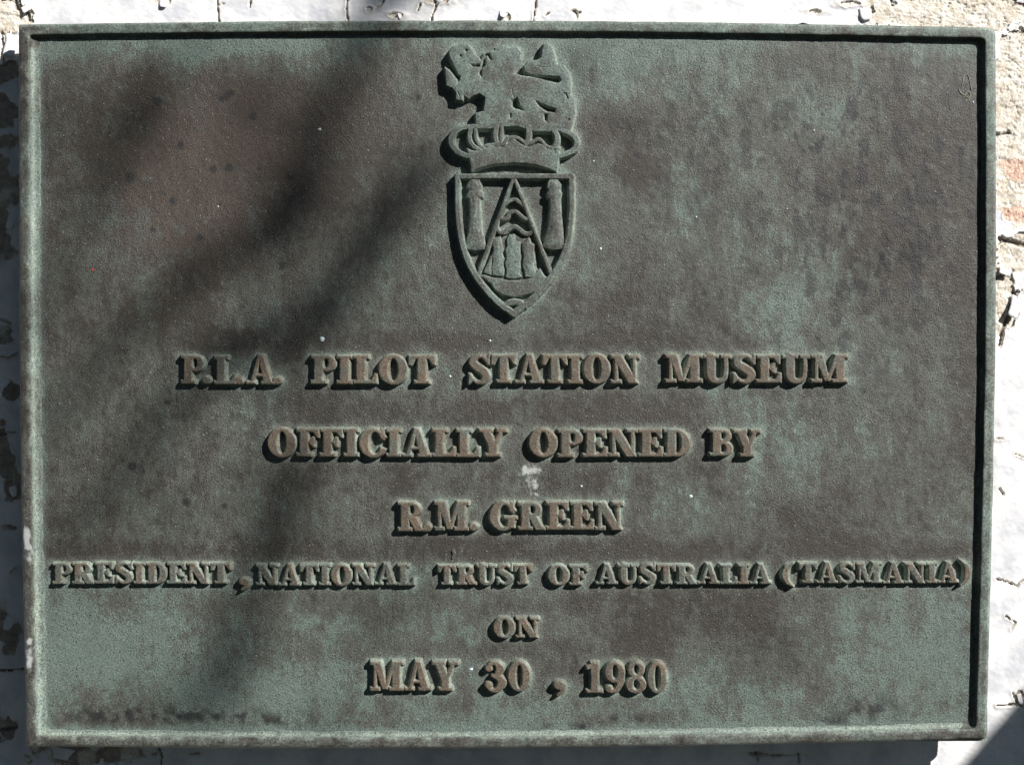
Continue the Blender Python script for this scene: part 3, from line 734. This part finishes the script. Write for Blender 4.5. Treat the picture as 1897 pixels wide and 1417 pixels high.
CR = [([(25, -10), (30, 14), (50, 24), (53, 36)], 2.4), ([(402, -10), (404, 18), (407, 45)], .6), ([(404, 10), (415, 8)], .5), ([(465, 2), (462, 16)], .8), ([(645, -10), (643, 20), (645, 45)], .7),
      ([(806, 0), (808, 14), (801, 30), (800, 46)], 1.3), ([(712, 2), (706, 12), (700, 16)], 1.1), ([(780, 8), (774, 22)], .5), ([(994, -10), (991, 20), (988, 46)], .9), ([(1062, 20), (1068, 26), (1070, 34)], .7), ([(1068, 26), (1075, 24)], .6),
      ([(1010, 30), (1018, 24)], .7), ([(1852, 442), (1872, 447), (1900, 455), (1960, 450)], 3.2), ([(1846, 515), (1866, 510), (1874, 503)], 2.6), ([(1884, 540), (1876, 560), (1870, 585), (1858, 612), (1852, 640)], 2.8), ([(1880, 545), (1905, 532), (1940, 525)], .9),
      ([(1846, 1072), (1866, 1078), (1884, 1086), (1890, 1078), (1900, 1070)], .7), ([(1846, 1306), (1880, 1304)], .6), ([(1875, 1282), (1882, 1300), (1892, 1308)], 1.0), ([(0, 660), (16, 664), (34, 654)], 1.3), ([(-30, 1240), (0, 1242), (44, 1240)], 2.2),
      ([(0, 590), (20, 600)], .9), ([(294, 1384), (300, 1402), (296, 1430)], 2.2), ([(2, 62), (7, 85), (3, 100), (8, 118)], 2.4), ([(0, 1352), (34, 1348)], .8), ([(1845, 250), (1870, 246)], .8), ([(1400, 1393), (1404, 1408)], 1.0), ([(1478, 1395), (1480, 1412)], .8), ([(0, 805), (30, 800)], .8),
      ([(1862, 1140), (1880, 1152), (1872, 1165)], .5), ([(1850, 905), (1858, 915)], .5), ([(1880, 840), (1897, 846)], .5), ([(20, 1060), (30, 1050)], .7)]
crk = np.full(X.shape, 99.0)
for pts, r in CR:
    d = dist_poly(pts, 0) + 1.0 * wn2 - max(r, 1.35)
    crk = np.minimum(crk, d)
m = np.minimum(m, crk)
rough_zone = sstep(1600, 1700, X) * sstep(640, 560, Y)
# masonry surface height, relative to mean wall plane
base = 3.0 * fbm(X, Y, 420, 3, 621) + 1.2 * fbm(X, Y, 120, 3, 625)
rough = 2.6 * fbm(X, Y * 1.7, 34, 5, 631, .6) + 1.3 * fbm(X, Y * 1.9, 9, 3, 641, .6)
rid = 1 - np.abs(fbm(X, Y * 2.4, 42, 4, 645, .6)) * 2.6
cuts = sstep(0.80, 1.0, rid) * 2.6
hm = base + rough - cuts * (0.35 + 0.65 * rough_zone)
groove = np.clip(1 - np.maximum(crk, 0) / 2.2, 0, 1) * (crk < 2.2)
hm = hm - groove * np.where(rough_zone + (X < 60) > .5, 7.0, 3.5)
# mortar joint running behind the plaque at the crack on the right
hm = hm - 2.2 * np.exp(-((Y - 470 - 4 * wn) / 22) ** 2) * sstep(1700, 1850, X)
sag = WALL_T + (WALL_B - WALL_T) * np.clip((Y + 100) / 1500, -.2, 1.3)
hw = hm - sag
kw = (CAMD + sag) / CAMD
V = np.stack([(X - CX) * kw * S, -hw * S, (CY - Y) * kw * S + Z0], -1)
hide = ((X > 190) & (X < 1640) & (Y > 190) & (Y < 1290))
hk = ~(hide[:-1, :-1] & hide[1:, 1:])
lime = np.clip(sstep(-.25, .25, fbm(X, Y, 40, 3, 651) + .55 * rough_zone + .9 * sstep(1600, 1640, X) * sstep(60, 45, Y) + .8 * (Y < 60) - .35 * (X < 60) * (Y > 100) - .35 * (Y > 1300)), 0, 1)
pink = np.exp(-((X - 1888) / 26) ** 2 - ((Y - 315) / 26) ** 2) + np.exp(-((X - 1875) / 34) ** 2 - ((Y - 395) / 18) ** 2) + .8 * np.exp(-((X - 1900) / 15) ** 2 - ((Y - 5) / 10) ** 2) + .5 * np.exp(-((X - 1855) / 14) ** 2 - ((Y - 300) / 8) ** 2) + .5 * np.exp(-((X - 1858) / 12) ** 2 - ((Y - 605) / 16) ** 2)
pink = sstep(.35, .6, pink + .45 * wn)

mm, t, b = mat_new("limewashed_brickwork")
co = geo_pos(t)
a1 = noise(t, co, 160, 6, .65); a2 = noise(t, co, 900, 4, .6)
c1 = mixc(t, ramp(t, a1, .35, .65), (0.54, 0.48, 0.40), (0.70, 0.67, 0.62))
c2 = mixc(t, ramp(t, a1, .3, .7), (0.24, 0.20, 0.17), (0.42, 0.36, 0.31))
col = mixc(t, attr(t, "lime"), c2, c1)
c3 = mixc(t, ramp(t, a2, .3, .7), (0.56, 0.34, 0.26), (0.70, 0.52, 0.43))
col = mixc(t, attr(t, "pink"), col, c3)
col = mixc(t, attr(t, "groove"), col, (0.12, 0.10, 0.085))
col = mixc(t, 1.0, col, mixc(t, ramp(t, a2, .3, .7), (.78, .77, .75), (1.15, 1.15, 1.15)), 'MULTIPLY')
t.links.new(col, b.inputs['Base Color']); b.inputs['Roughness'].default_value = 0.9
bu = N(t, "ShaderNodeBump"); bu.inputs['Distance'].default_value = 0.0012; bu.inputs['Strength'].default_value = 0.7
t.links.new(math_n(t, 'ADD', a1, math_n(t, 'MULTIPLY', a2, .5)), bu.inputs['Height']); t.links.new(bu.outputs[0], b.inputs['Normal'])
M_MASON = mm
Vv, qq, at = compact(V.reshape(-1, 3), grid_faces(len(wy), len(wx), hk), {'lime': lime, 'pink': pink, 'groove': groove * .8})
wall = mesh_obj("brick_wall", Vv, qq, M_MASON, attrs=at)
meta(wall, "old brick wall with peeling white paint behind the bronze plaque", "wall")

mm, t, b = mat_new("white_masonry_paint")
co = geo_pos(t)
a1 = noise(t, co, 45, 5, .6); a2 = noise(t, co, 420, 4, .6)
col = mixc(t, ramp(t, a1, .35, .7), (0.74, 0.735, 0.74), (0.50, 0.51, 0.55))
col = mixc(t, math_n(t, 'MULTIPLY', ramp(t, a2, .58, .72), .35), col, (0.5, .47, .43))
col = mixc(t, math_n(t, 'MULTIPLY', attr(t, "worn"), .6), col, (0.62, .57, .50))
t.links.new(col, b.inputs['Base Color']); b.inputs['Roughness'].default_value = 0.55
bu = N(t, "ShaderNodeBump"); bu.inputs['Distance'].default_value = 0.0006; bu.inputs['Strength'].default_value = 0.5
t.links.new(math_n(t, 'ADD', a1, math_n(t, 'MULTIPLY', a2, .4)), bu.inputs['Height']); t.links.new(bu.outputs[0], b.inputs['Normal'])
M_PAINT = mm
soft = base + 0.9 * fbm(X, Y, 60, 3, 661) + .25 * rough + .35 * fbm(X, Y, 14, 2, 663)
curl = np.clip(1 - m / 9.0, 0, 1) ** 2 * sstep(-.35, .45, fbm(X, Y, 50, 2, 671)) * 3.2
hp = soft + 2.6 + curl
hp = np.where(m < 0, hm - 2.5, np.maximum(hp, hm + .8 * (m > 1.5)))
kp = (m > -2.6)
kc = (kp[:-1, :-1] & kp[1:, :-1] & kp[:-1, 1:] & kp[1:, 1:]) & hk
V = np.stack([(X - CX) * kw * S, -(hp - sag) * S, (CY - Y) * kw * S + Z0], -1)
Vv, qq, at = compact(V.reshape(-1, 3), grid_faces(len(wy), len(wx), kc), {'worn': sstep(5, 0, m)})
mesh_obj("paint_coat", Vv, qq, M_PAINT, wall, attrs=at)
# plain masonry behind the casting, where the detailed surface stops
bp = [(-2200, -1700), (4100, -1700), (4100, 3100), (-2200, 3100)]
bv = [((x - CX) * S, 112 * S, (CY - y) * S + Z0) for x, y in bp]
mesh_obj("masonry_core", bv, [[0, 3, 2, 1]], M_MASON, wall, smooth=False, attrs={'lime': [0.7] * 4, 'pink': [0.] * 4, 'groove': [0.] * 4})

# loose curled paint flakes still hanging from the wall
def flake(px, py, w_, h_, lift, ang, seed):
    rg = random.Random(seed)
    n = 7
    U_, V_ = np.meshgrid(np.linspace(-1, 1, n), np.linspace(0, 1, n))
    wid = w_ * (1 - .35 * V_ ** 2) * (1 + .15 * np.sin(5 * V_ + seed))
    x = U_ * wid / 2; y = V_ * h_
    z = lift * V_ ** 1.6 + 1.0 * (1 - U_ ** 2) * V_ + .4 * vnoise(U_ * 3 + seed, V_ * 3)
    ca, sa = math.cos(ang), math.sin(ang)
    gx = px + x * ca - y * sa; gy = py + x * sa + y * ca
    sg = WALL_T + (WALL_B - WALL_T) * np.clip((gy + 100) / 1500, -.2, 1.3)
    kw_ = (CAMD + sg) / CAMD
    def lay(off):
        return np.stack([(gx - CX) * kw_ * S, -(z + 3.6 + off - sg) * S, (CY - gy) * kw_ * S + Z0], -1).reshape(-1, 3)
    A, B = lay(0), lay(-1.1)
    q = grid_faces(n, n)
    q2 = q[:, ::-1] + n * n
    bd = list(range(n)) + [n * i + n - 1 for i in range(1, n)] + [n * (n - 1) + i for i in range(n - 2, -1, -1)] + [n * i for i in range(n - 2, 0, -1)]
    sd = [[bd[i], bd[(i + 1) % len(bd)], bd[(i + 1) % len(bd)] + n * n, bd[i] + n * n] for i in range(len(bd))]
    mesh_obj("paint_flake", np.concatenate([A, B]), np.concatenate([q, q2, np.array(sd)]), M_PAINT, wall, attrs={'worn': [0.1] * (2 * n * n)})
for i, f in enumerate(((24, 66, 26, 44, 7, .15), (46, 12, 20, 14, 5, -.6), (305, 2, 16, 14, 5, .1), (934, 22, 14, 13, 6, .3), (812, -4, 14, 12, 5, -.4), (1888, 552, 26, 40, 8, .45), (1862, 498, 26, 12, 5, .3), (1886, 1284, 9, 18, 5, -.2),
                       (22, 1140, 18, 26, 4, .3), (24, 900, 14, 20, 4, -.3), (14, 700, 14, 18, 4, .2), (118, 1384, 40, 20, 4, .2), (745, 30, 15, 7, 4, 1.2), (24, 400, 16, 26, 4, .2), (1600, 16, 22, 24, 4, -.2))):
    flake(*f, seed=i + 3)

mm, t, b = mat_new("dark_grass")
n = noise(t, geo_pos(t), 9, 8, .7)
t.links.new(mixc(t, n, (.016, .020, .009), (.04, .042, .024)), b.inputs['Base Color']); b.inputs['Roughness'].default_value = .95
gp = mesh_obj("ground", [(-40, .05, 0), (40, .05, 0), (40, -60, 0), (-40, -60, 0)], [[0, 3, 2, 1]], mm, smooth=False)
gp['kind'] = 'structure'
# ---------------------------------------------------------------- tree that throws the dappled shade
tree = bpy.data.objects.new("shade_tree", None)
tree.location = (1.0, -1.6, 0)
C.objects.link(tree)
meta(tree, "leafy tree whose boughs throw soft shade across the plaque", "tree")
mb, t, b = mat_new("grey_bark")
n = noise(t, geo_pos(t), 40, 6)
t.links.new(mixc(t, n, (.10, .075, .055), (.26, .22, .18)), b.inputs['Base Color']); b.inputs['Roughness'].default_value = .9
ml, t, b = mat_new("green_leaf")
n = noise(t, geo_pos(t), 14, 3)
t.links.new(mixc(t, n, (.022, .040, .013), (.05, .08, .028)), b.inputs['Base Color']); b.inputs['Roughness'].default_value = .5

def tube(name, pts, mat, parent, nseg=10):
    pts = [Vector(p[:3]) for p in pts], [p[3] for p in pts]
    P, R = pts; vs = []; q = []
    for i, p in enumerate(P):
        d = (P[min(i + 1, len(P) - 1)] - P[max(i - 1, 0)]).normalized()
        a = d.orthogonal().normalized(); b_ = d.cross(a)
        if i and a.dot(pa) < 0.99:
            a = (pa - d * pa.dot(d)).normalized(); b_ = d.cross(a)
        pa = a
        for k in range(nseg):
            an = 2 * math.pi * k / nseg
            vs.append(p + (a * math.cos(an) + b_ * math.sin(an)) * R[i] * (1 + .08 * math.sin(3 * an + i)))
    for i in range(len(P) - 1):
        for k in range(nseg):
            q.append([i * nseg + k, i * nseg + (k + 1) % nseg, (i + 1) * nseg + (k + 1) % nseg, (i + 1) * nseg + k])
    o = mesh_obj(name, [tuple(v) for v in vs], q, mat)
    if parent is not None:
        o.parent = parent
        o.matrix_parent_inverse = parent.matrix_world.inverted()
    return o
bpy.context.view_layer.update()
def up(px, py, dist, h=0.0):
    """the point dist metres up-sun of drawing point px,py"""
    k = (CAMD - h) / CAMD
    return Vector(((px - CX) * k * S, -h * S, (CY - py) * k * S + Z0)) + SUN * dist
# added leaf shell out of view, blocks sky light; clearing left towards the sun
rc = np.random.RandomState(21)
cv, cq = [], []
ctr = Vector((0, 0, Z0))
while len(cq) < 32000:
    d = Vector((rc.normal(), -abs(rc.normal()), rc.normal()))
    d.normalize()
    if d.z < -0.38 or d.y > -0.06: continue
    ang = d.angle(SUN)
    if ang < math.radians(15): continue
    r = rc.uniform(2.6, 5.0)
    p = ctr + d * r
    cl = vnoise(np.array([p.x * 1.6]), np.array([p.z * 1.6 + p.y]), 5)[0]
    if rc.uniform(-.75, .5) > cl + .25: continue
    a = Vector(rc.normal(size=3)).normalized(); b_ = a.cross(Vector(rc.normal(size=3))).normalized()
    L_ = rc.uniform(.10, .17); W_ = L_ * .5
    k = len(cv)
    cv += [tuple(p - a * L_ / 2), tuple(p + b_ * W_ / 2), tuple(p + a * L_ / 2), tuple(p - b_ * W_ / 2)]
    cq.append([k, k + 1, k + 2, k + 3])
o = mesh_obj("sky_blocking_leaves", cv, cq, ml)
o.parent = tree; o.matrix_parent_inverse = tree.matrix_world.inverted(); o['kind'] = 'stuff'
# big leaning stem whose edge clips the lower right corner of the view
e1 = up(1822, 1417, 1.05, -84); e2 = up(1897, 1330, 1.05, -84)
dr = (e2 - e1).normalized()
nrm = dr.cross(SUN).normalized()
if nrm.z > 0: nrm = -nrm
nrm = (nrm - SUN * nrm.dot(SUN)).normalized()
R0 = 0.075
c0 = e1 + nrm * (R0 - .003)
trunk_pts = [(*(c0 + dr * s + Vector((0, -0.25 * max(s - .5, 0) ** 1.5, 0))), R0 * (1.06 - .05 * s)) for s in (-2.3, -1.6, -1.0, -.5, -.2, 0, .2, .5, .9, 1.4, 2.0)]
tube("trunk", trunk_pts, mb, tree, 16)
top = Vector(trunk_pts[-1][:3])
tube("limb", [(*top, .06), (*(top.lerp(up(900, 0, 3.9), .5) + Vector((0, 0, .15))), .045), (*up(1050, -250, 3.9), .03), (*up(760, -80, 3.8), .018)], mb, tree)

STR = [([(700, 30), (650, 135), (610, 195), (585, 290), (560, 385), (530, 415), (500, 490)], 30, 1.3),
       ([(800, 300), (750, 360), (690, 440), (650, 500), (600, 565), (540, 610), (465, 650), (380, 690)], 28, 1.2),
       ([(290, 150), (240, 230), (190, 310), (140, 420), (110, 465)], 42, .62),
       ([(420, 470), (340, 530), (280, 580), (215, 640), (150, 720), (95, 800)], 30, .7),
       ([(470, 640), (360, 700), (300, 775), (250, 860), (225, 920), (170, 970), (110, 990)], 30, .55),
       ([(560, 850), (515, 905), (530, 985), (480, 1030), (450, 1130), (420, 1215), (400, 1280), (385, 1330)], 44, 1.0),
       ([(600, 900), (590, 960), (540, 1040), (490, 1120)], 26, .4),
       ([(560, 180), (500, 330), (440, 450)], 60, .30), 
       ([(1240, 1130), (1370, 1160), (1440, 1190)], 42, .30), ([(1720, 330), (1690, 500)], 60, .22),
       ([(60, 560), (75, 900)], 60, .5), ([(330, 1010), (250, 1080), (120, 1110)], 45, .4), ([(640, 520), (560, 700), (520, 850)], 40, .45), ([(820, 940), (760, 1060), (700, 1150)], 60, .28)]
for k, (pts, wd, dk) in enumerate(STR[:6]):
    dist = 3.6 + .12 * (k % 3)
    r0 = (.010, .010, .006, .007, .006, .010)[k]
    tube("bough", [(*up(*p, dist), r0 * (1 - .55 * i / len(pts))) for i, p in enumerate([(pts[0][0] + 150, pts[0][1] - 330)] * (k < 1) + pts)], mb, tree, 6)
rs = np.random.RandomState(7)
gx, gy = np.meshgrid(np.arange(-40, 1840, 9.0), np.arange(-60, 1420, 9.0))
dens = 0.25 * sstep(860, 560, gx) * sstep(700, 520, gy) + 0.05 * sstep(900, 600, gx)
sdt = np.zeros_like(gx)
for pts, wd, dk in STR:
    d = None
    for a, b_ in zip(pts[:-1], pts[1:]):
        s = seg(gx, gy, a, b_, 0, 0); d = s if d is None else np.minimum(d, s)
    sdt = np.maximum(sdt, dk * np.exp(-(d / wd) ** 2))
dens = np.clip(dens + sdt * (.85 + .5 * fbm(gx, gy, 45, 3, 801)), 0, 1.2)
dens = dens * sstep(26, 70, gy)  # the coping and top strip stay in the sun
# leaf: narrow pointed blade, ~26 x 9 mm; coverage = density
LL, LW = 0.026, 0.0095
area = LL * LW * .62 * .72
lam = -np.log(np.clip(1 - .93 * np.clip(dens, 0, 1.0), .05, 1)) * (9 * S) ** 2 * (1 / SUN.dot(Vector((0, -1, 0)))) ** -1 / area
cnt = rs.poisson(lam)
pos = []
for j, i in zip(*np.nonzero(cnt)):
    for _ in range(cnt[j, i]):
        pos.append((gx[j, i] + rs.uniform(-5, 5), gy[j, i] + rs.uniform(-5, 5), rs.uniform(3.3, 4.2)))
# the crown carries on above and to the right, clear of the sun's path to the sunny part
for _ in range(2600):
    a, b_ = rs.normal(500, 500), rs.normal(-900, 260)
    if b_ < -230: pos.append((a, b_, rs.uniform(3.2, 4.6)))
vs, q, nl = [], [], 0
for (a, b_, dd) in pos:
    p = up(a, b_, dd)
    d = Vector((rs.normal(0, .6), rs.normal(0, .6), -1 + rs.normal(0, .5))).normalized()
    s = d.cross(Vector((rs.normal(), rs.normal(), rs.normal() * .6))).normalized()
    l = LL * rs.uniform(.75, 1.25); w_ = LW * rs.uniform(.8, 1.25)
    nn = d.cross(s) * (l * .08)
    k = len(vs)
    vs += [p - d * l / 2, p + s * w_ / 2 - d * l * .1, p + nn, p - s * w_ / 2 - d * l * .1, p + d * l / 2]
    q += [[k, k + 1, k + 2, k + 2], ]
    q[-1] = [k, k + 1, k + 4, k + 3]
o = mesh_obj("foliage", [tuple(v) for v in vs], q, ml)
o.parent = tree; o.matrix_parent_inverse = tree.matrix_world.inverted()
o['kind'] = 'stuff'
print("leaves", len(pos), "tris", sum(len(o.data.loops) - 2 * len(o.data.polygons) for o in bpy.data.objects if o.type == 'MESH'))
